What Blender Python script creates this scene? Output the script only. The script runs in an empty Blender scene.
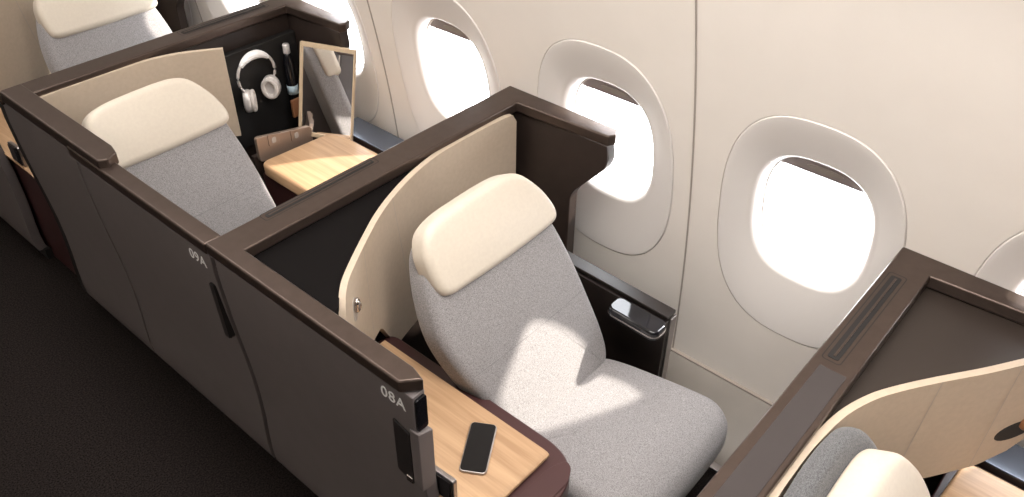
import bpy, bmesh, math, random
from mathutils import Vector, Matrix
random.seed(4)
S = bpy.context.scene
COL = S.collection
pi = math.pi

# ------------------------------------------------------------------ materials
def mat(name, col, rough=.5, metal=0., spec=.5, coat=0., coat_r=.1, sheen=0.):
    m = bpy.data.materials.new(name); m.use_nodes = True
    b = m.node_tree.nodes['Principled BSDF']
    b.inputs['Base Color'].default_value = (*col, 1)
    b.inputs['Roughness'].default_value = rough
    b.inputs['Metallic'].default_value = metal
    b.inputs['Specular IOR Level'].default_value = spec
    b.inputs['Coat Weight'].default_value = coat
    b.inputs['Coat Roughness'].default_value = coat_r
    b.inputs['Sheen Weight'].default_value = sheen
    return m

def noise_mat(name, c1, c2, scale, rough=.5, bump=.0, detail=3., stretch=(1, 1, 1), lo=.35, hi=.65, dist=.001, **k):
    m = mat(name, c1, rough, **k)
    nt = m.node_tree; N = nt.nodes; L = nt.links; b = N['Principled BSDF']
    tc = N.new('ShaderNodeTexCoord'); mp = N.new('ShaderNodeMapping'); mp.inputs['Scale'].default_value = stretch
    n = N.new('ShaderNodeTexNoise'); n.inputs['Scale'].default_value = scale; n.inputs['Detail'].default_value = detail
    r = N.new('ShaderNodeValToRGB')
    r.color_ramp.elements[0].position = lo; r.color_ramp.elements[0].color = (*c1, 1)
    r.color_ramp.elements[1].position = hi; r.color_ramp.elements[1].color = (*c2, 1)
    L.new(tc.outputs['Object'], mp.inputs['Vector']); L.new(mp.outputs[0], n.inputs['Vector'])
    L.new(n.outputs['Fac'], r.inputs[0]); L.new(r.outputs[0], b.inputs['Base Color'])
    if bump:
        bp = N.new('ShaderNodeBump'); bp.inputs['Strength'].default_value = bump; bp.inputs['Distance'].default_value = dist
        L.new(n.outputs['Fac'], bp.inputs['Height']); L.new(bp.outputs[0], b.inputs['Normal'])
    return m

def fabric_mat(name, c1, c2):
    m = mat(name, c1, .95, spec=.15, sheen=.25)
    nt = m.node_tree; N = nt.nodes; L = nt.links; b = N['Principled BSDF']
    tc = N.new('ShaderNodeTexCoord')
    def nz(scale, st, det=2):
        mp = N.new('ShaderNodeMapping'); mp.inputs['Scale'].default_value = st
        n = N.new('ShaderNodeTexNoise'); n.inputs['Scale'].default_value = scale; n.inputs['Detail'].default_value = det
        L.new(tc.outputs['Object'], mp.inputs['Vector']); L.new(mp.outputs[0], n.inputs['Vector']); return n
    a = nz(210, (3.0, 1, 1)); c = nz(210, (1, 3.0, 3.0)); d = nz(500, (1, 1, 1), 1)
    m1 = N.new('ShaderNodeMath'); m1.operation = 'ADD'; L.new(a.outputs['Fac'], m1.inputs[0]); L.new(c.outputs['Fac'], m1.inputs[1])
    m2 = N.new('ShaderNodeMath'); m2.operation = 'MULTIPLY_ADD'; m2.inputs[1].default_value = .35
    L.new(m1.outputs[0], m2.inputs[0])
    m3 = N.new('ShaderNodeMath'); m3.operation = 'MULTIPLY'; m3.inputs[1].default_value = .3; L.new(d.outputs['Fac'], m3.inputs[0])
    L.new(m3.outputs[0], m2.inputs[2])
    r = N.new('ShaderNodeValToRGB')
    r.color_ramp.elements[0].position = .38; r.color_ramp.elements[0].color = (*c1, 1)
    r.color_ramp.elements[1].position = .62; r.color_ramp.elements[1].color = (*c2, 1)
    L.new(m2.outputs[0], r.inputs[0]); L.new(r.outputs[0], b.inputs['Base Color'])
    bp = N.new('ShaderNodeBump'); bp.inputs['Strength'].default_value = .45; bp.inputs['Distance'].default_value = .0015
    L.new(m2.outputs[0], bp.inputs['Height']); L.new(bp.outputs[0], b.inputs['Normal'])
    return m

def wood_mat(name, c1, c2, axis=1):
    m = mat(name, c1, .42, spec=.4)
    nt = m.node_tree; N = nt.nodes; L = nt.links; b = N['Principled BSDF']
    tc = N.new('ShaderNodeTexCoord')
    mp = N.new('ShaderNodeMapping'); st = [14, 14, 14]; st[axis] = .9; mp.inputs['Scale'].default_value = st
    n = N.new('ShaderNodeTexNoise'); n.inputs['Scale'].default_value = 1.6; n.inputs['Detail'].default_value = 5; n.inputs['Distortion'].default_value = .6
    L.new(tc.outputs['Object'], mp.inputs['Vector']); L.new(mp.outputs[0], n.inputs['Vector'])
    mp2 = N.new('ShaderNodeMapping'); st = [160, 160, 160]; st[axis] = 5; mp2.inputs['Scale'].default_value = st
    n2 = N.new('ShaderNodeTexNoise'); n2.inputs['Scale'].default_value = 1; n2.inputs['Detail'].default_value = 2
    L.new(tc.outputs['Object'], mp2.inputs['Vector']); L.new(mp2.outputs[0], n2.inputs['Vector'])
    mx = N.new('ShaderNodeMath'); mx.operation = 'MULTIPLY_ADD'; mx.inputs[1].default_value = .75
    ml = N.new('ShaderNodeMath'); ml.operation = 'MULTIPLY'; ml.inputs[1].default_value = .25
    L.new(n.outputs['Fac'], mx.inputs[0]); L.new(n2.outputs['Fac'], ml.inputs[0]); L.new(ml.outputs[0], mx.inputs[2])
    r = N.new('ShaderNodeValToRGB')
    r.color_ramp.elements[0].position = .36; r.color_ramp.elements[0].color = (*c1, 1)
    r.color_ramp.elements[1].position = .6; r.color_ramp.elements[1].color = (*c2, 1)
    L.new(mx.outputs[0], r.inputs[0]); L.new(r.outputs[0], b.inputs['Base Color'])
    return m

M = {}
M['wall'] = noise_mat('wall_lining', (.83, .775, .72), (.85, .795, .74), 6, .45, spec=.35)
M['surround'] = mat('window_surround', (.80, .76, .73), .38, spec=.4)
M['dado'] = noise_mat('dado_lining', (.25, .225, .20), (.28, .25, .22), 5, .5)
M['seam'] = mat('seam_gasket', (.40, .35, .31), .5)
M['cap'] = noise_mat('bronze_cap', (.082, .059, .049), (.092, .067, .056), 30, .30, metal=.65, spec=.5)
M['capdark'] = mat('cap_dark_area', (.045, .038, .038), .22, spec=.5)
M['panel'] = noise_mat('panel_taupe', (.135, .117, .116), (.142, .123, .122), 14, .45, spec=.45)
M['dark'] = noise_mat('dark_lining', (.014, .010, .009), (.018, .013, .011), 20, .45, spec=.4)
M['wing'] = noise_mat('wing_lining', (.026, .018, .015), (.031, .021, .018), 20, .4, spec=.4)
M['tray'] = mat('tray_lining', (.030, .022, .018), .42, spec=.4)
M['shell'] = noise_mat('shell_leatherette', (.49, .40, .31), (.52, .425, .33), 60, .5, bump=.05, spec=.35)
M['leather'] = noise_mat('cream_leather', (.575, .51, .43), (.60, .535, .45), 90, .45, bump=.12, spec=.35)
M['fabric'] = fabric_mat('grey_fabric', (.145, .137, .140), (.37, .352, .354))
M['charcoal'] = fabric_mat('charcoal_fabric', (.05, .05, .055), (.17, .17, .175))
M['wood'] = wood_mat('light_oak', (.35, .21, .115), (.50, .325, .19), 1)
M['wood_edge'] = mat('oak_edge', (.42, .25, .13), .5)
M['maroon'] = mat('maroon_shell', (.052, .020, .020), .38, spec=.45)
M['gloss'] = mat('gloss_black', (.006, .006, .008), .06, spec=.6)
M['black'] = mat('matt_black', (.008, .007, .007), .6)
M['screen'] = mat('phone_glass', (.004, .004, .005), .08, spec=.5)
M['chrome'] = mat('chrome', (.62, .58, .55), .18, metal=1)
M['steel'] = mat('brushed_steel', (.35, .32, .31), .32, metal=.9)
M['bronze'] = mat('bronze_plate', (.33, .25, .20), .35, metal=.6)
M['gold'] = mat('champagne_frame', (.66, .52, .36), .35, metal=.3)
M['mirror'] = mat('mirror_glass', (.92, .92, .92), .015, metal=1)
M['silver'] = mat('silver_plastic', (.66, .63, .62), .35, metal=.3)
M['cup'] = mat('ear_cushion', (.60, .56, .53), .7)
M['white'] = mat('white_print', (.9, .9, .9), .5)
M['label'] = mat('pale_blue_label', (.45, .58, .66), .5)
M['tan'] = mat('tan_leather', (.30, .13, .06), .5)
M['carpet'] = noise_mat('aisle_carpet', (.004, .003, .003), (.026, .020, .018), 160, 1., bump=.6, detail=4, spec=.1, dist=.004)
M['stitch'] = mat('stitching', (.17, .165, .17), .9)
M['tray_unlit'] = mat('tray_unlit', (.005, .004, .004), .8, spec=.08)  # same lining as the other tray, its missing reflection put into a darker colour
M['pocket'] = mat('handle_pocket', (.022, .019, .019), .4)
M['ledge'] = mat('ledge_sky_tint', (.13, .15, .19), .16, metal=.5)  # black ledge; bluish sky reflection put into its base colour
M['shade'] = mat('window_blind', (.36, .31, .30), .5)
M['ceiling'] = mat('ceiling_lining', (.75, .73, .70), .6)
M['farwall'] = mat('far_wall', (.52, .46, .40), .6)
def glass_mat():
    m = bpy.data.materials.new('window_pane'); m.use_nodes = True; nt = m.node_tree; N = nt.nodes; N.clear()
    o = N.new('ShaderNodeOutputMaterial'); mx = N.new('ShaderNodeMixShader'); t = N.new('ShaderNodeBsdfTransparent'); g = N.new('ShaderNodeBsdfGlossy')
    g.inputs['Roughness'].default_value = .02; mx.inputs[0].default_value = .04
    nt.links.new(t.outputs[0], mx.inputs[1]); nt.links.new(g.outputs[0], mx.inputs[2]); nt.links.new(mx.outputs[0], o.inputs[0])
    return m
M['glass'] = glass_mat()
def lamp_mat():
    m = bpy.data.materials.new('lamp_diffuser'); m.use_nodes = True
    b = m.node_tree.nodes['Principled BSDF']; b.inputs['Emission Color'].default_value = (1, .95, .88, 1); b.inputs['Emission Strength'].default_value = 1.
    return m

# ------------------------------------------------------------------ object helpers
def root(name, label, cat, loc=(0, 0, 0), group=None):
    o = bpy.data.objects.new(name, None); COL.objects.link(o); o.location = loc
    o.empty_display_size = .05
    o['label'] = label; o['category'] = cat
    if group: o['group'] = group
    return o
def tag(o, label, cat, group=None):
    o['label'] = label; o['category'] = cat
    if group: o['group'] = group
    return o
def obj(name, bm, m, parent=None, smooth=False, bevel=0., seg=2, label=None, origin=None, kind=None, autos=None):
    """link bm as ONE mesh; geometry is given in world coordinates"""
    bmesh.ops.recalc_face_normals(bm, faces=bm.faces)
    off = Vector(origin) if origin else (Vector(ploc(parent)) if parent else Vector((0, 0, 0)))
    me = bpy.data.meshes.new(name)
    for v in bm.verts: v.co -= off
    bm.to_mesh(me); bm.free()
    ms = m if isinstance(m, (list, tuple)) else [m]
    for mm in ms: me.materials.append(mm)
    if smooth:
        for p in me.polygons: p.use_smooth = True
    if autos is not None:
        me.set_sharp_from_angle(angle=autos)
    o = bpy.data.objects.new(name, me); COL.objects.link(o)
    if parent:
        o.parent = parent
        if origin: o.location = off - Vector(ploc(parent))
    elif origin: o.location = off
    if bevel:
        b = o.modifiers.new('bevel', 'BEVEL'); b.width = bevel; b.segments = seg; b.limit_method = 'ANGLE'; b.angle_limit = math.radians(30)
        for p in me.polygons: p.use_smooth = True
        w = o.modifiers.new('wn', 'WEIGHTED_NORMAL'); w.keep_sharp = True
    if label: o['label'] = label
    if kind: o['kind'] = kind
    return o
def ploc(p):
    l = Vector(p.location)
    while p.parent: p = p.parent; l += p.location
    return l
def B(): return bmesh.new()
def box(bm, x0, x1, y0, y1, z0, z1):
    v = [bm.verts.new(p) for p in ((x0,y0,z0),(x1,y0,z0),(x1,y1,z0),(x0,y1,z0),(x0,y0,z1),(x1,y0,z1),(x1,y1,z1),(x0,y1,z1))]
    for f in ((0,1,2,3),(4,5,6,7),(0,1,5,4),(1,2,6,5),(2,3,7,6),(3,0,4,7)): bm.faces.new([v[i] for i in f])
    return bm
def prism(bm, pts, a, b, axis=2):
    """extrude polygon pts from a to b along axis; pts in the two other axes' order"""
    def P(p, h):
        if axis == 2: return (p[0], p[1], h)
        if axis == 1: return (p[0], h, p[1])
        return (h, p[0], p[1])
    lo = [bm.verts.new(P(p, a)) for p in pts]; hi = [bm.verts.new(P(p, b)) for p in pts]
    n = len(pts)
    bm.faces.new(lo); bm.faces.new(hi)
    for i in range(n): bm.faces.new((lo[i], lo[(i+1)%n], hi[(i+1)%n], hi[i]))
    return bm
def rrect(cx, cy, w, h, r, n=6):
    out = []
    for k, (sx, sy) in enumerate(((1,1),(-1,1),(-1,-1),(1,-1))):
        for i in range(n+1):
            a = pi/2*(k + i/n)
            out.append((cx+sx*(w/2-r)+r*math.cos(a), cy+sy*(h/2-r)+r*math.sin(a)))
    return out
def fillet(pts, rs, n=6):
    out = []; N = len(pts)
    for i in range(N):
        p = Vector(pts[i]); a = Vector(pts[i-1])-p; b = Vector(pts[(i+1)%N])-p
        r = rs[i] if isinstance(rs, (list, tuple)) else rs
        if r <= 0: out.append(tuple(p)); continue
        d = min(r, a.length*.49, b.length*.49); s = p+a.normalized()*d; e = p+b.normalized()*d
        for k in range(n+1):
            t = k/n; q = s*(1-t)**2 + p*2*t*(1-t) + e*t*t; out.append(tuple(q))
    return out
def catmull(pts, n=6, closed=False):
    P = [Vector(p) for p in pts]; out = []; N = len(P)
    rng = range(N) if closed else range(N-1)
    for i in rng:
        if closed: a, b, c, d = P[i-1], P[i], P[(i+1)%N], P[(i+2)%N]
        else: a, b, c, d = P[max(i-1,0)], P[i], P[i+1], P[min(i+2,N-1)]
        for k in range(n):
            t = k/n
            out.append(tuple(.5*((2*b)+(c-a)*t+(2*a-5*b+4*c-d)*t*t+(3*b-a-3*c+d)*t**3)))
    if not closed: out.append(tuple(P[-1]))
    return out
def tube(bm, pts, r, n=8, cap=True):
    P = [Vector(p) for p in pts]; rings = []
    up = Vector((0,0,1))
    for i, p in enumerate(P):
        t = (P[min(i+1,len(P)-1)]-P[max(i-1,0)]).normalized()
        u = t.cross(up)
        if u.length < .1: u = t.cross(Vector((1,0,0)))
        u.normalize(); w = t.cross(u)
        rr = r[i] if isinstance(r, (list, tuple)) else r
        rings.append([bm.verts.new(p+u*rr*math.cos(2*pi*k/n)+w*rr*math.sin(2*pi*k/n)) for k in range(n)])
    for A, C in zip(rings, rings[1:]):
        for k in range(n): bm.faces.new((A[k], A[(k+1)%n], C[(k+1)%n], C[k]))
    if cap: bm.faces.new(rings[0]); bm.faces.new(rings[-1])
    return bm
def dense(P, st):
    out = []
    for i, p in enumerate(P):
        q = P[(i+1) % len(P)]; m_ = max(1, int(math.dist(p, q)/st))
        for k in range(m_): out.append((p[0]+(q[0]-p[0])*k/m_, p[1]+(q[1]-p[1])*k/m_))
    return out
def bulge(u, v, u0, u1, v0, v1, h):
    a = min(1, abs((u-(u0+u1)/2)/((u1-u0)/2))); b = min(1, abs((v-(v0+v1)/2)/((v1-v0)/2)))
    return h*(1-a*a)*(1-b*b)
def pillow(bm, outline, thick, er, F, puff=0., eb=None, rings=5):
    """rounded cushion: outline in (u,v), thickness along w from -thick to 0, edge radius er on top. F maps (u,v,w)->world."""
    P = [Vector(p) for p in outline]; n = len(P)
    ar = sum(P[i].x*P[(i+1)%n].y-P[(i+1)%n].x*P[i].y for i in range(n))
    if ar < 0: P.reverse()
    nor = []
    for i in range(n):
        t = (P[(i+1)%n]-P[i-1]).normalized(); nor.append(Vector((t.y, -t.x)))
    c = sum(P, Vector((0,0)))/n
    eb = er if eb is None else eb
    lay = []
    for k in range(rings+1):
        a = pi/2*k/rings; lay.append((eb*(1-math.sin(a)), -thick+eb*(1-math.cos(a))))
    for k in range(rings+1):
        a = pi/2*k/rings; lay.append((er*(1-math.cos(a)), -er*(1-math.sin(a))))
    R = [[bm.verts.new(F(*(P[i]-nor[i]*d), w)) for i in range(n)] for d, w in lay]
    # puffed top
    K = 18
    base = [P[i]-nor[i]*er for i in range(n)]
    for k in range(1, K):
        s = 1-k/K
        R.append([bm.verts.new(F(*(c+(base[i]-c)*s), puff*(1-s*s))) for i in range(n)])
    ctr = bm.verts.new(F(c.x, c.y, puff))
    for A, C in zip(R, R[1:]):
        for i in range(n): bm.faces.new((A[i], A[(i+1)%n], C[(i+1)%n], C[i]))
    for i in range(n): bm.faces.new((R[-1][i], R[-1][(i+1)%n], ctr))
    bm.faces.new(R[0])
    return bm
def ident(u, v, w): return (u, v, w)

# ------------------------------------------------------------------ camera
Xc = Vector((0.6562088048554789, 0.4578450321458979, -0.5998065779644849))
Yc = Vector((-0.7545189095493227, 0.40818738085602563, -0.5138913087827026))
Zc = Vector((0.009550893290424606, 0.7897854067081891, 0.6133088877459183))
cd = bpy.data.cameras.new('camera'); cam = bpy.data.objects.new('camera', cd); COL.objects.link(cam)
mw = Matrix(((Xc[0], Xc[1], Xc[2], -.8871), (Yc[0], Yc[1], Yc[2], 0), (Zc[0], Zc[1], Zc[2], 2.6), (0, 0, 0, 1)))
cam.matrix_world = mw
cd.sensor_width = 36; cd.lens = 839.096/1024*36; cd.clip_start = .02
S.camera = cam

# ------------------------------------------------------------------ the cabin shell
def xw(z):
    if z < .14: return 1.155 + (1.4563-1.155)*z/.14
    x = 1.458-.085*z*z
    if z > 1.8: x -= .45*(z-1.8)**2
    return x
Y0, Y1 = -2.5, 7.9
WIN = [-1.70+.8*i for i in range(12)]          # window centres (… -.1, .7, 1.5, 2.3, 3.1 …)
ZC = .958
def sq(a, rx, rz, p=2.6):
    c, s = math.cos(a), math.sin(a)
    k = (abs(c)**p+abs(s)**p)**(-1/p)
    return rx*c*k, rz*s*k
NA = 96
def window_wall(yc):
    """one wall cell 0.8 m long with a window hole; returns ring of the hole in (y,z)"""
    ylo, yhi, zlo, zhi = yc-.4, yc+.4, .30, 1.62
    rect = []
    for i in range(NA):
        a = 2*pi*(i+.5)/NA
        c, s = math.cos(a), math.sin(a)
        # project on rectangle
        k = min((.4/abs(c)) if abs(c) > 1e-6 else 9, ((zhi-ZC) if s > 0 else (ZC-zlo))/abs(s) if abs(s) > 1e-6 else 9)
        rect.append((yc+c*k, ZC+s*k))
    return rect
def wallvert(bm, y, z, d=0.): return bm.verts.new((xw(z)+d, y, z))
bm = B()
corner_fix = []
for yc in WIN:
    ylo, yhi, zlo, zhi = yc-.4, yc+.4, .30, 1.62
    rings = []
    angs = [2*pi*(i+.5)/NA for i in range(NA)]
    rect = window_wall(yc)
    # snap nearest samples to the cell corners
    for cy_, cz_ in ((ylo,zlo),(ylo,zhi),(yhi,zlo),(yhi,zhi)):
        j = min(range(NA), key=lambda i: (rect[i][0]-cy_)**2+(rect[i][1]-cz_)**2); rect[j] = (cy_, cz_)
    hole = [(yc+sq(a, .308, .467)[0], ZC+sq(a, .308, .467)[1]) for a in angs]
    for k in range(9):
        t = k/8
        rings.append([wallvert(bm, r[0]*(1-t)+h[0]*t, r[1]*(1-t)+h[1]*t) for r, h in zip(rect, hole)])
    rings.append([wallvert(bm, h[0], h[1], .009) for h in hole])
    rings.append([wallvert(bm, yc+(h[0]-yc)*1.05, ZC+(h[1]-ZC)*1.05, .012) for h in hole])
    for A, C in zip(rings, rings[1:]):
        for i in range(NA): bm.faces.new((A[i], A[(i+1)%NA], C[(i+1)%NA], C[i]))
# strips above and below
zs_up = [1.62+(2.6-1.62)*k/16 for k in range(17)]
zs_dn = [.14, .18, .22, .26, .30]
for zs in (zs_up, zs_dn):
    for a, b in zip(zs, zs[1:]):
        v = [wallvert(bm, Y0, a), wallvert(bm, Y1-.4+.1, a), wallvert(bm, Y1-.4+.1, b), wallvert(bm, Y0, b)]
        bm.faces.new(v)
bmesh.ops.remove_doubles(bm, verts=bm.verts, dist=.0002)
obj('wall_window_side', bm, M['wall'], smooth=True, kind='structure', autos=math.radians(35))

def build_window(n, yc):
    angs = [2*pi*(i+.5)/NA for i in range(NA)]
    bm = B()
    prof = []   # (ry, rz, zc, depth, p)
    prof.append((.318, .477, ZC, .010, 2.6))
    prof.append((.3055, .4645, ZC, .007, 2.6))
    prof.append((.3052, .4642, ZC, .000, 2.6))
    prof.append((.303, .462, ZC, -.003, 2.6))
    for k in range(0, 11):
        t = k/10
        prof.append((.300+(.214-.300)*t, .459+(.272-.459)*t, ZC+(1.004-ZC)*t, -.003+.030*t**1.3, 2.6+.1*t))
    for k in range(1, 9):
        a = pi/2*k/8
        prof.append((.214-.029*math.sin(a), .272-.029*math.sin(a), 1.004, .027+.048*(1-math.cos(a)), 2.7))
    rings = [[bm.verts.new((xw(zc+sq(a, ry, rz, p)[1])+d, yc+sq(a, ry, rz, p)[0], zc+sq(a, ry, rz, p)[1])) for a in angs] for ry, rz, zc, d, p in prof]
    for A, C in zip(rings, rings[1:]):
        for i in range(NA): bm.faces.new((A[i], A[(i+1)%NA], C[(i+1)%NA], C[i]))
    w = obj('window_%d' % n, bm, M['surround'], smooth=True, kind='structure', origin=(xw(1.0), yc, 1.0), autos=math.radians(50))
    # inner lip frame behind the opening
    bm = B()
    prof = [(.187, .245, .074), (.180, .238, .076), (.180, .238, .125), (.175, .233, .127), (.175, .233, .175), (.26, .32, .175), (.26, .32, .078), (.20, .26, .0785)]
    rings = [[bm.verts.new((xw(1.004+sq(a, ry, rz, 2.7)[1])+d, yc+sq(a, ry, rz, 2.7)[0], 1.004+sq(a, ry, rz, 2.7)[1])) for a in angs] for ry, rz, d in prof]
    for A, C in zip(rings, rings[1:]):
        for i in range(NA): bm.faces.new((A[i], A[(i+1)%NA], C[(i+1)%NA], C[i]))
    obj('window_frame', bm, M['surround'], w, smooth=True, autos=math.radians(40))
    bm = B()
    bm.faces.new([bm.verts.new((xw(1.004+sq(a, .180, .238, 2.7)[1])+.122, yc+sq(a, .180, .238, 2.7)[0], 1.004+sq(a, .180, .238, 2.7)[1])) for a in angs])
    obj('pane', bm, M['glass'], w)
    # pulled-down edge of the blind
    bm = B(); d0 = .083
    zb = 1.178
    up = [a for a in angs if 1.004+sq(a, .182, .240, 2.7)[1] >= zb]
    arc = [(yc+sq(a, .182, .240, 2.7)[0], 1.004+sq(a, .182, .240, 2.7)[1]) for a in up]
    arc = [(arc[0][0], zb)]+arc+[(arc[-1][0], zb)]
    fa = [bm.verts.new((xw(z)+d0, y, z)) for y, z in arc]; fb = [bm.verts.new((xw(z)+d0+.006, y, z)) for y, z in arc]
    bm.faces.new(fa); bm.faces.new(fb); m_ = len(fa)
    for i in range(m_): bm.faces.new((fa[i], fa[(i+1)%m_], fb[(i+1)%m_], fb[i]))
    sh = obj('blind', bm, M['shade'], w)
    bm = B(); e = [(yc+.060*math.cos(2*pi*i/20), 1.205+.010*math.sin(2*pi*i/20)) for i in range(20)]
    fa = [bm.verts.new((xw(z)+d0-.003, y, z)) for y, z in e]; fb = [bm.verts.new((xw(z)+d0+.001, y, z)) for y, z in e]
    bm.faces.new(fa)
    for i in range(20): bm.faces.new((fa[i], fa[(i+1)%20], fb[(i+1)%20], fb[i]))
    obj('blind_grip', bm, M['seam'], sh)
for n, yc in enumerate(WIN[::1]):
    build_window(n+1, yc)

# vertical lining seams, gasket strips in a shallow groove
for n, ys in enumerate((-2.1, -.5, 1.1, 2.7, 4.3, 5.9)):
    bm = B(); zs = [.14+(2.5-.14)*k/40 for k in range(41)]
    pr = ((-.0035, .001), (-.002, -.0035), (.002, -.0035), (.0035, .001))
    R = [[bm.verts.new((xw(z)+dx-.0005, ys+.02+dy, z)) for dy, dx in pr] for z in zs]
    for A, C in zip(R, R[1:]):
        for i in range(3): bm.faces.new((A[i], A[i+1], C[i+1], C[i]))
    obj('trim_%d' % (n+1), bm, M['seam'], smooth=True, kind='structure')
# dado (lower sloping lining), its upper bead and the floor rail
bm = B(); zs = [0, .05, .10, .135]
for a, b in zip(zs, zs[1:]):
    bm.faces.new([bm.verts.new(p) for p in ((xw(a)+.0, Y0, a), (xw(a), Y1, a), (xw(b), Y1, b), (xw(b), Y0, b))])
bmesh.ops.remove_doubles(bm, verts=bm.verts, dist=.0002)
obj('baseboard_window_side', bm, M['dado'], kind='structure')
bm = B(); box(bm, xw(.135)-.004, xw(.14)+.01, Y0, Y1, .132, .142)
obj('trim_7', bm, M['seam'], kind='structure')
bm = B(); box(bm, 1.125, 1.158, Y0, Y1, 0, .014)
obj('trim_8', bm, M['steel'], kind='structure', bevel=.003)
bm = B(); bm.faces.new([bm.verts.new(p) for p in ((-2.6, Y0, 0), (1.16, Y0, 0), (1.16, Y1, 0), (-2.6, Y1, 0))])
obj('floor', bm, M['carpet'], kind='structure')
bm = B(); bm.faces.new([bm.verts.new(p) for p in ((-2.6, Y0, 2.78), (.82, Y0, 2.78), (.82, Y1, 2.78), (-2.6, Y1, 2.78))])
bm.faces.new([bm.verts.new(p) for p in ((.82, Y0, 2.78), (.82, Y1, 2.78), (xw(2.6), Y1, 2.59), (xw(2.6), Y0, 2.59))])
obj('ceiling', bm, M['ceiling'], kind='structure')
bm = B(); bm.faces.new([bm.verts.new(p) for p in ((-2.6, Y0, 0), (-2.6, Y1, 0), (-2.6, Y1, 2.78), (-2.6, Y0, 2.78))])
obj('wall_aisle_side', bm, M['farwall'], kind='structure')
for nm, yy in (('wall_front', Y0), ('wall_rear', 7.5)):
    bm = B(); bm.faces.new([bm.verts.new(p) for p in ((-2.6, yy, 0), (1.6, yy, 0), (1.6, yy, 2.78), (-2.6, yy, 2.78))])
    obj(nm, bm, M['farwall'], kind='structure')

# ------------------------------------------------------------------ suites
PROF = [(1.055, .012), (.98, .010), (.90, .014), (.80, .020), (.70, .028), (.60, .037), (.50, .044), (.40, .047), (.30, .046), (.22, .042), (.14, .040), (.08, .044), (.055, .052)]
def leaf(bm, y0, y1, ztop=1.055, t=.042):
    pr = [(z, x) for z, x in PROF if z <= ztop]
    if pr[0][0] < ztop: pr = [(ztop, .012)]+pr
    poly = [(x, z) for z, x in pr]+[(x+t, z) for z, x in reversed(pr)]
    prism(bm, poly, y0, y1, 1); return bm
def text_part(name, s, parent, y, z, h, x):
    cu = bpy.data.curves.new(name, 'FONT'); cu.body = s; cu.size = h; cu.extrude = .0006; cu.offset = .0003; cu.space_character = 1.08
    t = bpy.data.objects.new('tmp', cu); COL.objects.link(t)
    bpy.context.view_layer.update()
    me = bpy.data.meshes.new_from_object(t.evaluated_get(bpy.context.evaluated_depsgraph_get()))
    bpy.data.objects.remove(t)
    # text x -> -y, text y -> z, facing -x
    for v in me.vertices:
        a, b, c = v.co; v.co = Vector((x-c, y-a, z+b))-ploc(parent)
    me.materials.clear(); me.materials.append(M['white'])
    o = bpy.data.objects.new(name, me); COL.objects.link(o); o.parent = parent; o['label'] = 'white seat number '+s
    return o
def seat_handle(parent, y0, y1, z0, z1):
    # recessed grip: dark pocket with a metal rim, slanted to follow the leaf
    x0 = .008
    bm = B(); prism(bm, fillet([(y0, z0), (y1, z0), (y1, z1), (y0, z1)], .008, 3), x0, x0+.03, 0)
    h = obj('handle', bm, M['black'], parent, bevel=.002)
    bm = B(); box(bm, x0-.006, x0+.01, y0+.004, y0+.012, z0+.01, z1-.01)
    obj('grip', bm, M['steel'], h, bevel=.002)
    return h
def divider_parts(r, D, kind):
    f = .055 if kind == 'A' and D > 2 else 0.
    """transverse divider whose aft edge lies at y=D with its bronze cap and window-side wing"""
    bm = B(); prism(bm, [(.06, .03), (1.12, .03), (1.33, .22), (1.325, 1.062), (.06, 1.062)], D-.085, D-.018, 1)
    obj('divider_panel', bm, M['wing'], r, bevel=.003)
    d = D-1.944
    bm = B(); prism(bm, fillet([(1.925+d, 1.062), (1.925+d, .25), (1.572+d+f, .25), (1.572+d+f, .78), (1.555+d+f, .815), (1.425+d+f, .965), (1.415+d+f, 1.0), (1.425+d+f, 1.062)], [0, 0, .0, .02, .03, .03, .02, 0], 4), 1.285, 1.335, 0)
    obj('wing_panel', bm, M['wing'], r, bevel=.004)
def cap_poly(D, aisle_end=None):
    d = D-1.944; f = .055 if aisle_end is None and D > 2 else 0.
    pts = [(0, 1.944+d), (1.358, 1.944+d), (1.358, 1.43+d+f), (1.318, 1.41+d+f), (1.29, 1.425+d+f), (1.268, 1.832+d), (.062, 1.832+d)]
    if aisle_end is not None:
        pts += [(.062, aisle_end+.055), (.048, aisle_end+.005), (.0, aisle_end+.045)]
    else: pts += [(.062, 1.90+d), (0, 1.90+d)]
    return pts
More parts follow.
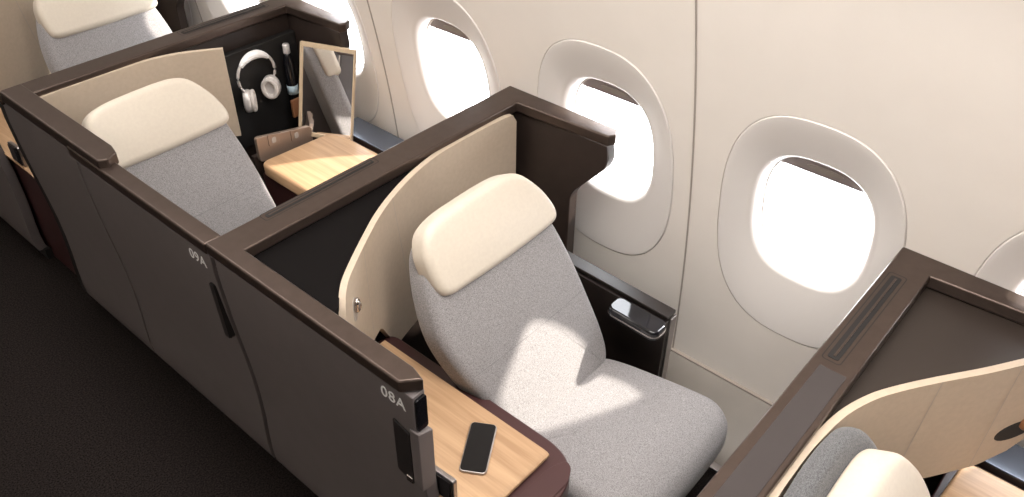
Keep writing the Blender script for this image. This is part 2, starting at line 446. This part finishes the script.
def build_suite(kind, D, label, number=None, D_next=None):
    """D: aft divider y; D_next: divider y of the suite in front"""
    r = root('suite_partition', label, 'partition', (0, D, 0), None)
    divider_parts(r, D, kind)
    d = D-1.944
    bm = B()
    if kind == 'W':
        end = D-.872
        prism(bm, cap_poly(D, end), 1.058, 1.10)
        cap = obj('top_rail', bm, M['cap'], r, bevel=.007, seg=3)
        bm = B(); leaf(bm, end+.012, D-.012); pn = obj('aisle_panel', bm, M['panel'], r, bevel=.003, smooth=True)
        if number: text_part('seat_number', number, pn, end+.130, .990, .052, .0095)
        # end face insert and latch block
        bm = B(); prism(bm, fillet([(.016, .93), (.052, .93), (.052, 1.045), (.016, 1.045)], .008, 3), end+.004, end+.03, 1)
        obj('end_insert', bm, M['gloss'], pn, bevel=.002)
        bm = B(); prism(bm, [(.006, .70), (.058, .70), (.058, .915), (.006, .935)], end-.004, end+.03, 1)
        obj('latch_block', bm, M['panel'], pn, bevel=.004)
        bm = B(); prism(bm, fillet([(end+.034, .70), (end+.095, .72), (end+.095, .925), (end+.034, .905)], .006, 3), .008, .03, 0)
        h = obj('handle', bm, M['pocket'], pn, bevel=.003)
        bm = B(); box(bm, .005, .014, end+.036, end+.060, .702, .725); obj('handle_catch', bm, M['chrome'], h, bevel=.003)
    else:
        prism(bm, cap_poly(D), 1.058, 1.10)
        cap = obj('top_rail', bm, M['cap'], r, bevel=.007, seg=3)
        ye = D-.80
        bm = B(); prism(bm, [(.004, D-.05), (.004, ye+.012), (.03, ye-.006), (.076, ye+.02), (.088, ye+.07), (.088, D-.05)], 1.075, 1.122)
        obj('fixed_rail', bm, M['cap'], r, bevel=.006, seg=3)
        yg = D-.585
        bm = B(); leaf(bm, yg+.006, D-.012, 1.08); obj('aisle_panel', bm, M['panel'], r, bevel=.003, smooth=True)
        yl = D_next+.012
        bm = B(); leaf(bm, D-.011, D+.028, 1.055); obj('rear_gap_shade', bm, M['black'], r)  # black strip stands in for the dark gap behind the panel
        bm = B(); leaf(bm, yl, yg-.006, 1.055); dr = obj('door', bm, M['panel'], r, bevel=.003, smooth=True)
        bm = B(); prism(bm, [(.0, yl-.004), (.062, yl-.004), (.062, yg+.02), (.0, yg+.02)], 1.05, 1.092)
        obj('door_rail', bm, M['cap'], dr, bevel=.007, seg=3)
        if number: text_part('seat_number', number, dr, yl+.125, .976, .052, .0095)
        bm = B(); prism(bm, fillet([(yl+.003, .70), (yl+.030, .70), (yl+.045, .915), (yl+.018, .915)], .006, 3), .006, .05, 0)
        h = obj('handle', bm, M['pocket'], dr, bevel=.003)
        bm = B(); box(bm, .012, .03, yl+.006, yl+.026, .695, .71); obj('handle_catch', bm, M['chrome'], h, bevel=.003)
    # groove in the divider cap with raised lips
    if kind == 'W': sx0, sx1, sy0, sy1 = .20, .63, D-.012, D-.004
    else: sx0, sx1, sy0, sy1 = .775, 1.20, D-.058, D-.028
    if True:
        if kind == 'W': sy0, sy1 = D-.034, D-.014
        bm = B(); prism(bm, rrect((sx0+sx1)/2, (sy0+sy1)/2, sx1-sx0, sy1-sy0, .006, 3), 1.0985, 1.1012)
        sl = obj('cap_slot', bm, M['black'], r)
        bm = B(); box(bm, sx0+.01, sx1-.01, (sy0+sy1)/2-.003, (sy0+sy1)/2+.003, 1.1008, 1.1025); obj('slot_bar', bm, M['cap'], sl)
        bm = B()
        o_ = rrect((sx0+sx1)/2, (sy0+sy1)/2, sx1-sx0+.028, sy1-sy0+.022, .010, 4); i_ = rrect((sx0+sx1)/2, (sy0+sy1)/2, sx1-sx0+.022, sy1-sy0+.016, .008, 4)
        A = [bm.verts.new((*p, 1.1006)) for p in o_]; C = [bm.verts.new((*p, 1.1006)) for p in i_]
        for i in range(len(A)): bm.faces.new((A[i], A[(i+1)%len(A)], C[(i+1)%len(A)], C[i]))
        obj('slot_outline', bm, M['dark'], sl)
    if kind == 'A' and D < 2:
        bm = B(); prism(bm, [(.075, D-.098), (.735, D-.098), (.735, D-.028), (.075, D-.028)], 1.098, 1.1015)
        obj('cap_dark_area', bm, M['capdark'], r, bevel=.001)  # darker, glossier area over part of the cap
    # kick plate
    bm = B(); box(bm, .07, .12, (D-.88) if kind == 'W' else D_next+.02, D-.02, 0, .06); obj('kick_plate', bm, M['black'], r)
    return r

DIV = {'10': 4.70, '9': 3.355, '8': 1.944, '7': .405, '6': -1.0, '11': 6.3}
s10 = build_suite('W', DIV['10'], 'open-fronted dark suite partition at the top left corner, farthest back', None, DIV['9'])
s9 = build_suite('A', DIV['9'], 'dark taupe suite partition and closed sliding door numbered 09A', '09A', DIV['8'])
s8 = build_suite('W', DIV['8'], 'dark taupe suite partition numbered 08A with bronze top rail', '08A', DIV['7'])
s7 = build_suite('A', DIV['7'], 'bronze-topped suite partition at the lower right with a slotted rail', None, DIV['6'])

# dark trays closing the corner behind the shells
SH8 = [(1.238, 1.815), (1.10, 1.826), (.90, 1.826), (.785, 1.815), (.66, 1.785), (.54, 1.742), (.45, 1.70), (.38, 1.66), (.29, 1.605), (.21, 1.553), (.15, 1.508), (.105, 1.465)]
SH7 = [(.17, .262), (.30, .285), (.41, .289), (.51, .287), (.64, .272), (.74, .240), (.82, .196), (.91, .136), (1.02, .058), (1.125, -.01), (1.20, -.06), (1.262, -.105)]
SH9 = [(.078, 3.218), (.12, 3.238), (.17, 3.243), (.25, 3.243), (.33, 3.243), (.43, 3.240), (.53, 3.235), (.60, 3.222), (.665, 3.20), (.74, 3.16), (.83, 3.10)]
BOT10 = [(1.24, .50), (.62, .46), (.46, .60), (.105, .60)]
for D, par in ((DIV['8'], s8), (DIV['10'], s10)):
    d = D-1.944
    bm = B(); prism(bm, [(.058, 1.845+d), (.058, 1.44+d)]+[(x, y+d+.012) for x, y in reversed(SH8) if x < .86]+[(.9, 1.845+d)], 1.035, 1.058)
    obj('corner_tray', bm, M['tray_unlit'], par)
bm = B(); prism(bm, [(.50, .30), (.70, .253), (.76, .222), (.83, .182), (.92, .127), (1.03, .06), (1.135, -.005), (1.21, -.055), (1.275, -.09), (1.29, -.09), (1.29, .31), (.50, .31)], 1.03, 1.055)
obj('corner_tray', bm, M['tray'], s7)

# ------------------------------------------------------------------ privacy shells
def shell(pts, bot, ztop, label, r_end=.03, seams=(), off=0., end_round=(True, True), thick=.02, hook=None):
    C = catmull([(x, y+off) for x, y in pts], 5)
    r = root('seat_shell', label, 'seat shell', (C[len(C)//2][0], C[len(C)//2][1], .6))
    n = len(C); L = [0]
    for a, b in zip(C, C[1:]): L.append(L[-1]+math.dist(a, b))
    def zt(s):
        z = ztop
        for e, dd in ((end_round[0], s), (end_round[1], L[-1]-s)):
            if e and dd < e: z = min(z, ztop-(e-math.sqrt(max(0, e*e-(e-dd)**2))))
        return z
    def zb(s, x):
        for (x0, b0), (x1, b1) in zip(bot, bot[1:]):
            if (x-x0)*(x-x1) <= 0: return b0+(b1-b0)*(x-x0)/(x1-x0+1e-9)
        return bot[0][1] if abs(x-bot[0][0]) < abs(x-bot[-1][0]) else bot[-1][1]
    bm = B(); F = []; K = []
    for i, (x, y) in enumerate(C):
        a = Vector(C[max(i-1, 0)]); b = Vector(C[min(i+1, n-1)]); t = (b-a).normalized(); nn = Vector((-t.y, t.x))
        if nn.y > 0: nn = -nn        # towards the seat (-y)
        top = zt(L[i]); bt = zb(L[i], x)
        def ring(o, ins):
            return [bm.verts.new((x+nn.x*o, y+nn.y*o, bt+ins+(top-bt-2*ins)*k/6)) for k in range(7)]
        F.append(ring(thick/2, .003)+ring(-thick/2, .003)[::-1])
    for A, Cc in zip(F, F[1:]):
        m_ = len(A)
        for k in range(m_): bm.faces.new((A[k], A[(k+1)%m_], Cc[(k+1)%m_], Cc[k]))
    bm.faces.new(F[0]); bm.faces.new(F[-1])
    body = obj('shell_panel', bm, M['shell'], r, smooth=True, autos=math.radians(50))
    for sx, zlo in seams:
        i = min(range(n), key=lambda i: abs(C[i][0]-sx[0])); j = min(range(n), key=lambda i: abs(C[i][0]-sx[1]))
        bm = B(); vs = []
        for q in range(13):
            t = q/12; fi = i+(j-i)*t; k = min(int(fi), n-2); f = fi-k
            p = Vector(C[k])*(1-f)+Vector(C[k+1])*f; tt = (Vector(C[k+1])-Vector(C[k])).normalized(); nn = Vector((-tt.y, tt.x)); nn = -nn if nn.y > 0 else nn
            z = ztop-.001+(zlo-ztop)*t
            vs.append([bm.verts.new((p.x+nn.x*(thick/2+.0012)+tt.x*s_, p.y+nn.y*(thick/2+.0012)+tt.y*s_, z)) for s_ in (-.0013, .0013)])
        for A, Cc in zip(vs, vs[1:]): bm.faces.new((A[0], A[1], Cc[1], Cc[0]))
        obj('stitch_line', bm, M['seam'], r)
    if hook:
        hx, hz, typ = hook
        i = min(range(n), key=lambda i: abs(C[i][0]-hx)); p = Vector(C[i]); tt = (Vector(C[min(i+1, n-1)])-Vector(C[i-1])).normalized(); nn = Vector((-tt.y, tt.x)); nn = -nn if nn.y > 0 else nn
        def W(u, v, w): return (p.x+tt.x*u+nn.x*(w+thick/2), p.y+tt.y*u+nn.y*(w+thick/2), hz+v)
        if typ == 'knob':  # chrome knob in an oval recess of the shell
            bm = B(); pillow(bm, rrect(0, -.005, .036, .085, .0179, 6), .004, .0015, lambda u, v, w: W(u, v, w+.002)); lp = obj('knob_recess', bm, M['seam'], r, smooth=True)
            bm = B(); pillow(bm, rrect(0, .012, .03, .05, .0149, 6), .02, .012, lambda u, v, w: W(u, v, w+.018), puff=.004); obj('hook_knob', bm, M['chrome'], lp, smooth=True)
        else:
            e = [(.062*math.cos(2*pi*k/24)-.01, .04*math.sin(2*pi*k/24)*(1.0 if math.sin(2*pi*k/24) < 0 else .8)) for k in range(24)]
            bm = B(); pillow(bm, [(a+b*.5, b) for a, b in e], .004, .0015, lambda u, v, w: W(u, v, w+.0025)); lp = obj('grip_slot', bm, M['black'], r, smooth=True)
            bm = B(); pillow(bm, [(u*.6+.02, v*.55+.022) for u, v in rrect(0, 0, .10, .07, .03, 6)], .02, .008, lambda u, v, w: W(u, v, w+.016)); obj('grip_tongue', bm, M['tan'], lp, smooth=True)
    return r
BOT8 = [(1.24, .50), (.62, .46), (.50, .48), (.45, .54), (.37, .685), (.30, .70), (.105, .74)]
shell(SH8, BOT8, 1.08, 'cream curved shell wrapping behind the seat of suite 08A', seams=(((.53, .62), .60), ((.30, .30), .70)), end_round=(.035, .11), hook=(.20, .955, 'knob'))
shell(SH8, BOT10, 1.08, 'cream shell around the seat at the top left corner', off=DIV['10']-1.944, seams=(((.53, .62), .60), ((.30, .30), .70)), end_round=(.035, .11))
shell(SH9, [(.078, .5), (.55, .5), (.70, .655), (.83, .655)], 1.08, 'beige shell behind the seat of suite 09A beside the headphones', end_round=(.05, None))
shell(SH7, [(.17, .45), (.66, .47), (.80, .60), (.90, .665), (1.13, .665), (1.20, .70), (1.262, .78)], 1.08, 'beige curved shell at the lower right below the dark tray', seams=(((.91, .89), .67), ((1.10, 1.10), .67)), end_round=(.1, .05), hook=(1.195, .80, 'slot'))

# ------------------------------------------------------------------ seats
KS = .55; SL = math.sqrt(1+KS*KS)
def build_seat(x0, y0, label, sx=1., cover=False):
    r = root('airline_seat', label, 'seat', (x0+.35, y0-.2, 0), 'suite seats')
    n = Vector((0, -1/SL, KS/SL)); t = Vector((0, KS/SL, 1/SL))
    o = Vector((x0, y0, .42))
    def F(u, v, w):
        return tuple(o+Vector((u*sx, 0, 0))+t*v+n*w)
    def FB(u, v, w):
        return F(u, v, w+(bulge(u, v, .03, .66, -.05, .80, .018) if w > -.05 else 0))
    out = catmull([(.15, -.037), (.35, -.04), (.585, -.037), (.638, -.018), (.664, .035), (.671, .12), (.668, .22), (.66, .36), (.64, .50), (.61, .62), (.57, .70), (.50, .745), (.35, .755), (.20, .745), (.11, .71), (.060, .62), (.030, .50), (.026, .40), (.050, .28), (.085, .17), (.108, .06)], 6, True)
    bm = B(); pillow(bm, dense(out, .02), .11, .028, FB)
    back = obj('backrest', bm, M['fabric'], r, smooth=True)
    bm = B(); vs = []
    for k in range(31):
        u = .075+(.645-.075)*k/30
        vs.append([bm.verts.new(FB(u, .275+s_, .0008)) for s_ in (-.0008, .0008)])
    for A, C in zip(vs, vs[1:]): bm.faces.new((A[0], A[1], C[1], C[0]))
    obj('stitch_line', bm, M['stitch'], back)
    hd = catmull([(.10, .548), (.20, .542), (.37, .540), (.55, .545), (.625, .552), (.648, .580), (.642, .625), (.612, .69), (.555, .762), (.50, .790), (.42, .798), (.30, .797), (.18, .79), (.105, .765), (.070, .71), (.062, .65), (.068, .58)], 6, True)
    bm = B(); pillow(bm, dense(hd, .02), .085, .026, lambda u, v, w: F(.355+(u-.355)*.975, .675+(v-.675)*.97, w+.030+(bulge(u, v, .05, .66, .52, .82, .012) if w > -.04 else 0)), eb=.02)
    obj('headrest', bm, M['leather'], r, smooth=True)
    if cover:
        co = [(u*.94+.03, v) for u, v in catmull([(.05, .50), (.35, .48), (.66, .50), (.655, .60), (.62, .74), (.55, .815), (.42, .838), (.25, .835), (.12, .81), (.055, .72), (.04, .60)], 6, True)]
        bm = B(); pillow(bm, dense(co, .02), .06, .025, lambda u, v, w: F(u, v, w-.055), eb=.025)
        obj('back_cover', bm, M['charcoal'], r, smooth=True, label='charcoal fabric back cover')
    cu = catmull([(.12, .04), (.35, .055), (.57, .055), (.64, .035), (.678, -.035), (.715, -.20), (.742, -.35), (.738, -.42), (.70, -.475), (.62, -.495), (.40, -.50), (.20, -.495), (.13, -.47), (.105, -.40), (.10, -.20), (.10, .0)], 8, True)
    def G(u, v, w):
        drop = 0
        if v < -.36: drop = ((-.36-v)/.14)**2*.03
        return (x0+u*sx, y0+v, .405+w-drop+(bulge(u, v, .05, .76, -.52, .10, .014) if w > -.06 else 0))
    bm = B(); pillow(bm, dense(cu, .02), .13, .045, G)
    obj('seat_cushion', bm, M['fabric'], r, smooth=True)
    bm = B(); box(bm, x0+.14*sx, x0+.64*sx, y0-.40, y0-.02, .08, .275); obj('seat_base', bm, M['black'], r, bevel=.01)
    bm = B(); box(bm, x0+.18*sx, x0+.60*sx, y0-.36, y0-.02, 0, .08); obj('seat_pedestal', bm, M['black'], r)
    return r
build_seat(.355, 1.15, 'grey fabric seat with cream headrest lit by a sun patch, in suite 08A')
build_seat(.036, 2.56, 'grey fabric seat with cream headrest inside closed suite 09A', .95)
build_seat(.455, DIV['10']-.84, 'grey seat with cream headrest cropped by the top left corner')
build_seat(.125, -.225, 'cream headrest and grey seat back cropped at the lower right edge', .86, True)

# ------------------------------------------------------------------ aisle-side consoles (suites 08A and the one at the top left)
def console_w(d, label):
    r = root('side_console', label, 'console', (.25, 1.2+d, 0), 'aisle side consoles')
    body = fillet([(.10, 1.70), (.455, 1.70), (.455, .835), (.10, .835)], [.01, .05, .19, .03], 14)
    body = [(x, y+d) for x, y in body]
    bm = B(); prism(bm, body, .0, .575); obj('console_body', bm, M['maroon'], r, bevel=.008, seg=3)
    lid = [(x, y+d) for x, y in fillet([(.16, .925), (.37, .925), (.425, .900), (.415, .875), (.37, .85), (.16, .85)], [.005, .03, .01, .02, .02, .005], 4)]
    bm = B(); prism(bm, lid, .574, .5775); obj('console_lid', bm, M['maroon'], r, bevel=.001)
    # oak top with a rolled front lip
    bm = B(); sec = []
    yf = .945+d; yb = 1.665+d
    path = [(yb, .600), (yf+.02, .600), (yf+.008, .5985), (yf+.001, .593), (yf, .585)]
    low = [(yf+.006, .585), (yf+.008, .590), (yf+.015, .592), (yb, .592)]
    pts = path+low
    prism(bm, pts, .075, .398, 0); obj('table_top', bm, M['wood'], r, smooth=True, autos=math.radians(40), label='light oak table top')
    bm = B(); box(bm, .10, .39, yf+.02, yb, .575, .592); obj('table_slide', bm, M['black'], r)
    return r
console_w(0, 'oak-topped maroon console beside the aisle panel, under the phone')
console_w(2.62, 'oak-topped console glimpsed through the gap at the left edge')
for d, lab in ((0, 'thin black upright panel beside the oak table, below the latch of 08A'), (2.62, 'dark upright panel in the gap at the left edge')):
    bm = B(); prism(bm, fillet([(1.03+d, .601), (1.14+d, .601), (1.14+d, .69), (1.03+d, .70)], .010, 4), .082, .098, 0)
    r = root('control_panel', lab, 'control panel', (.09, 1.085+d, .6))
    obj('panel_body', bm, M['steel'], r, bevel=.003)
    bm = B(); prism(bm, fillet([(1.036+d, .607), (1.134+d, .607), (1.134+d, .684), (1.036+d, .694)], .008, 4), .078, .0825, 0)
    obj('panel_face', bm, M['gloss'], r)

# window-side armrests
def armrest(d, label):
    r = root('side_storage_unit', label, 'side unit', (1.18, 1.25+d, 0), 'window side units')
    bm = B(); prism(bm, [(1.01+d, .0), (1.55+d, .0), (1.55+d, .58), (1.01+d, .565)], 1.14, 1.165, 0)
    prism(bm, [(1.01+d, .10), (1.035+d, .10), (1.035+d, .565), (1.01+d, .565)], 1.162, 1.20, 0)
    prism(bm, [(1.01+d, .575), (1.55+d, .59), (1.55+d, .605), (1.01+d, .590)], 1.145, 1.20, 0)
    obj('armrest_body', bm, M['dark'], r, bevel=.003)
    pad = rrect(1.085, 1.10+d, .09, .215, .03, 6)
    bm = B(); pillow(bm, pad, .045, .012, lambda u, v, w: (u, v, .592+w+(v-1.1-d)*.03), eb=.012)
    obj('armrest_pad', bm, M['gloss'], r, smooth=True, label='glossy charcoal pad')
    bm = B(); pillow(bm, rrect(1.085, 1.10+d, .092, .217, .031, 6), .008, .003, lambda u, v, w: (u, v, .570+w+(v-1.1-d)*.03))
    obj('pad_trim', bm, M['steel'], r, smooth=True)
    bm = B(); box(bm, 1.163, 1.20, 1.004+d, 1.012+d, .12, .57); obj('end_trim', bm, M['steel'], r, bevel=.002)
    return r
armrest(0, 'black side unit with glossy armrest pad against the window wall, suite 08A')
armrest(DIV['10']-1.944, 'black side unit behind the divider, top left')

# ------------------------------------------------------------------ window-side consoles (suites 09A and lower right)
def console_a(d, label, socket=True):
    r = root('window_console', label, 'console', (1.0, 2.7+d, 0), 'window side consoles')
    bm = B(); prism(bm, [(.80, .0), (1.13, .0), (1.26, .14), (1.26, .54), (.80, .54)], 2.10+d, 2.93+d, 1); obj('console_body', bm, M['maroon'], r, bevel=.006)
    top = fillet([(.775, 2.05+d), (1.195, 2.05+d), (1.195, 2.90+d), (.79, 2.925+d)], [.03, .03, .05, .05], 8)
    tt = []
    for i, p in enumerate(top):
        q = top[(i+1) % len(top)]; m_ = max(1, int(math.dist(p, q)/.05))
        for k in range(m_): tt.append((p[0]+(q[0]-p[0])*k/m_, p[1]+(q[1]-p[1])*k/m_))
    bm = B(); pillow(bm, tt, .06, .012, lambda u, v, w: (u, v, .602+w)); obj('table_top', bm, M['wood'], r, smooth=True, label='light oak table top')
    bm = B(); prism(bm, [(1.262, .50), (1.285, .14), (1.40, .20), (1.40, .56), (1.262, .56)], 2.05+d, 2.98+d, 1); ld = obj('window_ledge', bm, M['wing'], r, bevel=.004)
    bm = B(); box(bm, 1.262, 1.395, 2.06+d, 2.97+d, .560, .566); obj('ledge_top', bm, M['ledge'], ld, bevel=.002)
    if socket:
        bm = B(); prism(bm, fillet([(.815, .575), (1.11, .545), (1.11, .640), (.815, .702)], .020, 5), 2.955+d, 2.975+d, 1); sp = obj('socket_panel', bm, M['bronze'], r, bevel=.003)
        for x, zz in ((.90, .035), (1.02, .008)):
            bm = B(); prism(bm, fillet([(x-.028, .60+zz), (x+.028, .587+zz), (x+.028, .645+zz), (x-.028, .658+zz)], .008, 4), 2.951+d, 2.957+d, 1); so = obj('socket', bm, M['bronze'], sp, bevel=.001)
            bm = B(); prism(bm, rrect(x, .623+zz, .022, .028, .006, 4), 2.9495+d, 2.952+d, 1); obj('socket_port', bm, M['seam'], so)
        bm = B(); box(bm, .80, 1.28, 2.976+d, 3.0+d, .0, .60); obj('console_back', bm, M['wing'], r)
    return r
console_a(0, 'sunlit oak console top with bronze socket panel by the window, suite 09A')
console_a(DIV['7']-DIV['9']+.06, 'oak console top at the bottom right corner under the shell', False)
# dark storage niche behind the headphones in 09A
bm = B(); box(bm, .82, 1.283, 3.225, 3.262, .50, .975)
nb = root('storage_niche', 'black storage panel holding headphones between shell and mirror, suite 09A', 'storage panel', (1.06, 3.24, .5))
obj('back_panel', bm, M['black'], nb, bevel=.004)
bm = B(); tube(bm, [(1.075, 3.225, .925), (1.075, 3.19, .925), (1.075, 3.175, .935)], .008, 8); obj('hook', bm, M['wing'], nb, smooth=True)

# headphones
hp = root('headphones', 'silver over-ear headphones hanging on the black storage panel', 'headphones', (1.06, 3.19, .73))
cx, cy, cz = 1.005, 3.165, .872
arc = [(cx+.098*math.cos(a), cy, cz+.098*math.sin(a)) for a in [pi*(-.10+1.20*k/24) for k in range(25)]]
bm = B(); tube(bm, arc[::-1], .007, 8); obj('headband_frame', bm, M['silver'], hp, smooth=True)
arc2 = [(cx+.094*math.cos(a), cy, cz+.094*math.sin(a)) for a in [pi*(.22+.56*k/18) for k in range(19)]]
bm = B(); tube(bm, arc2, [.010+.010*math.sin(pi*k/18) for k in range(19)], 10); obj('headband_pad', bm, M['white'], hp, smooth=True)
for s in (-1, 1):
    base = Vector((cx+s*.058, cy-.004, cz-.098-s*-.012)); ax = Vector((-s*.80, -.6, .0)).normalized(); sd = Vector((0, 0, 1)); ot = ax.cross(sd)
    bm = B(); pillow(bm, [(.043*math.cos(2*pi*k/28), .056*math.sin(2*pi*k/28)) for k in range(28)], .036, .014, lambda u, v, w: tuple(base+ot*u+sd*v+ax*(w+.006)), eb=.014)
    c_ = obj('ear_cup', bm, M['silver'], hp, smooth=True)
    bm = B(); N_ = 28
    R = []
    for k in range(N_):
        a = 2*pi*k/N_; ce = base+ot*(.031*math.cos(a))+sd*(.043*math.sin(a))+ax*.012; e = (ot*math.cos(a)+sd*math.sin(a))
        R.append([bm.verts.new(ce+e*.012*math.cos(b)+ax*.012*math.sin(b)) for b in [2*pi*j/8 for j in range(8)]])
    for i in range(N_):
        for j in range(8): bm.faces.new((R[i][j], R[(i+1)%N_][j], R[(i+1)%N_][(j+1)%8], R[i][(j+1)%8]))
    obj('ear_cushion', bm, M['cup'], c_, smooth=True)
    bm = B(); tube(bm, [(cx+s*.098*math.cos(-.1*pi), cy, cz+.098*math.sin(-.1*pi)), tuple(base+Vector((s*.012, 0, .03)))], .005, 6); obj('cup_arm', bm, M['silver'], c_, smooth=True)

# mirror door, opened towards the seat
mr = root('mirror_door', 'open cabinet door with gold-framed mirror reflecting the seat, suite 09A', 'mirror', (1.21, 2.92, .55))
ea = Vector((.113, -.2155, -.0585)).normalized(); va = Vector((.062, .112, .4025)).normalized()
sm = (ea+va).normalized(); df = (ea-va).normalized(); ed = (sm+df).normalized(); upv = (sm-df).normalized()
rz = Matrix.Rotation(math.radians(-3.5), 3, 'Z'); ed = rz @ ed; upv = rz @ upv
nn2 = ed.cross(upv); nn2 = nn2 if nn2.x < 0 else -nn2
wd = .265; H_ = .435
MC = Vector((1.195, 2.918, .79))
def MF(u, v, w): return tuple(MC+ed*(u-wd/2)+upv*(v-H_/2)+nn2*w)
def mbox(bm, u0, u1, v0, v1, w0, w1):
    v = [bm.verts.new(MF(*p)) for p in ((u0,v0,w0),(u1,v0,w0),(u1,v1,w0),(u0,v1,w0),(u0,v0,w1),(u1,v0,w1),(u1,v1,w1),(u0,v1,w1))]
    for f in ((0,1,2,3),(4,5,6,7),(0,1,5,4),(1,2,6,5),(2,3,7,6),(3,0,4,7)): bm.faces.new([v[i] for i in f])
bm = B(); mbox(bm, 0, wd, 0, H_, -.014, -.002); obj('door_back', bm, M['gold'], mr)
bm = B(); mbox(bm, .014, wd-.006, .02, H_-.02, -.002, .002); obj('mirror_glass', bm, M['mirror'], mr)
bm = B(); mbox(bm, 0, wd, H_-.02, H_, -.002, .008); mbox(bm, 0, .014, .0, H_-.02, -.002, .008); mbox(bm, wd-.006, wd, 0, H_-.02, -.002, .008); mbox(bm, .014, wd-.006, 0, .02, -.002, .008)
obj('mirror_frame', bm, M['gold'], mr, bevel=.0015)

# bottle and leather pouch in the niche
bt = root('water_bottle', 'slim dark bottle with grey cap and pale label beside the mirror', 'bottle', (1.19, 3.19, .62))
def lathe(bm, prof, x, y, n=20):
    R = [[bm.verts.new((x+r_*math.cos(2*pi*k/n), y+r_*math.sin(2*pi*k/n), z)) for k in range(n)] for r_, z in prof]
    for A_, C_ in zip(R, R[1:]):
        for k in range(n): bm.faces.new((A_[k], A_[(k+1)%n], C_[(k+1)%n], C_[k]))
    bm.faces.new(R[0]); bm.faces.new(R[-1]); return bm
bx_, by_ = 1.195, 3.185
bm = B(); lathe(bm, [(.024, .625), (.026, .635), (.026, .86), (.018, .90), (.013, .91)], bx_, by_); obj('bottle_body', bm, M['gloss'], bt, smooth=True)
bm = B(); lathe(bm, [(.0155, .905), (.0165, .91), (.0165, .945), (.014, .95)], bx_, by_); obj('cap', bm, M['silver'], bt, smooth=True)
bm = B(); lathe(bm, [(.0266, .70), (.0266, .745)], bx_, by_); obj('bottle_label', bm, M['label'], bt, smooth=True)
bm = B(); prism(bm, [(1.145, .60), (1.225, .60), (1.225, .69), (1.145, .69)], 3.135, 3.15, 1)
pc = obj('leather_pouch', bm, M['tan'], bevel=.003, origin=(1.185, 3.14, .60)); tag(pc, 'small tan leather pouch below the bottle beside the mirror', 'pouch')

# ------------------------------------------------------------------ phone on the 08A table
ph = root('mobile_phone', 'black mobile phone with silver edge lying on the oak table', 'phone', (.27, 1.113, .6))
dv = Vector((.162, .099, 0)).normalized(); sv = Vector((dv.y, -dv.x, 0))
def PF(u, v, w): return tuple(Vector((.270, 1.113, .6008))+sv*u+dv*v+Vector((0, 0, w)))
bm = B(); pillow(bm, rrect(0, 0, .082, .186, .014, 6), .009, .003, lambda u, v, w: PF(u, v, w+.009), eb=.003); obj('phone_body', bm, M['steel'], ph, smooth=True)
bm = B(); o_ = rrect(0, 0, .075, .179, .011, 6); prism(bm, o_, 0, .0012); [setattr(v, 'co', Vector(PF(v.co.x, v.co.y, v.co.z+.0088))) for v in bm.verts]
obj('phone_screen', bm, M['screen'], ph)

# ------------------------------------------------------------------ light
w = bpy.data.worlds.new('world'); S.world = w; w.use_nodes = True
bg = w.node_tree.nodes['Background']; bg.inputs['Color'].default_value = (.93, .96, 1, 1); bg.inputs['Strength'].default_value = 12.
sun = bpy.data.lights.new('sun', 'SUN'); sun.energy = 11.5; sun.angle = math.radians(2.2); sun.color = (1, .93, .82)
so = bpy.data.objects.new('sun', sun); COL.objects.link(so)
so.rotation_euler = Vector((-1.0, .60, -.645)).to_track_quat('-Z', 'Y').to_euler()
for n, yc in enumerate(WIN):
    a = bpy.data.lights.new('portal', 'AREA'); a.shape = 'RECTANGLE'; a.size = .5; a.size_y = .38; a.cycles.is_portal = True
    ao = bpy.data.objects.new('window_portal', a); COL.objects.link(ao); ao.location = (xw(1.0)+.16, yc, 1.0)
    ao.rotation_euler = (0, math.radians(90+8), 0)
# ceiling wash lights
LM = lamp_mat()
for n, (x, y, p, sx, sy) in enumerate([(.30, .4, 60, .6, 2.2), (.15, 3.0, 28, .5, 2.2), (.0, 5.6, 14, .5, 2.2), (-1.8, 2.0, 20, .6, 5.)]):
    a = bpy.data.lights.new('ceiling_wash', 'AREA'); a.shape = 'RECTANGLE'; a.size = sx; a.size_y = sy; a.energy = p; a.color = (1, .95, .90)
    ao = bpy.data.objects.new('ceiling_wash', a); COL.objects.link(ao); ao.location = (x, y, 2.765)
    bm = B(); box(bm, x-sx/2-.01, x+sx/2+.01, y-sy/2-.01, y+sy/2+.01, 2.768, 2.779)
    obj('ceiling_lamp', bm, LM, kind='structure')

vs = S.view_settings; vs.view_transform = 'Standard'; vs.look = 'None'; vs.gamma = 1; vs.exposure = .10; vs.use_curve_mapping = False
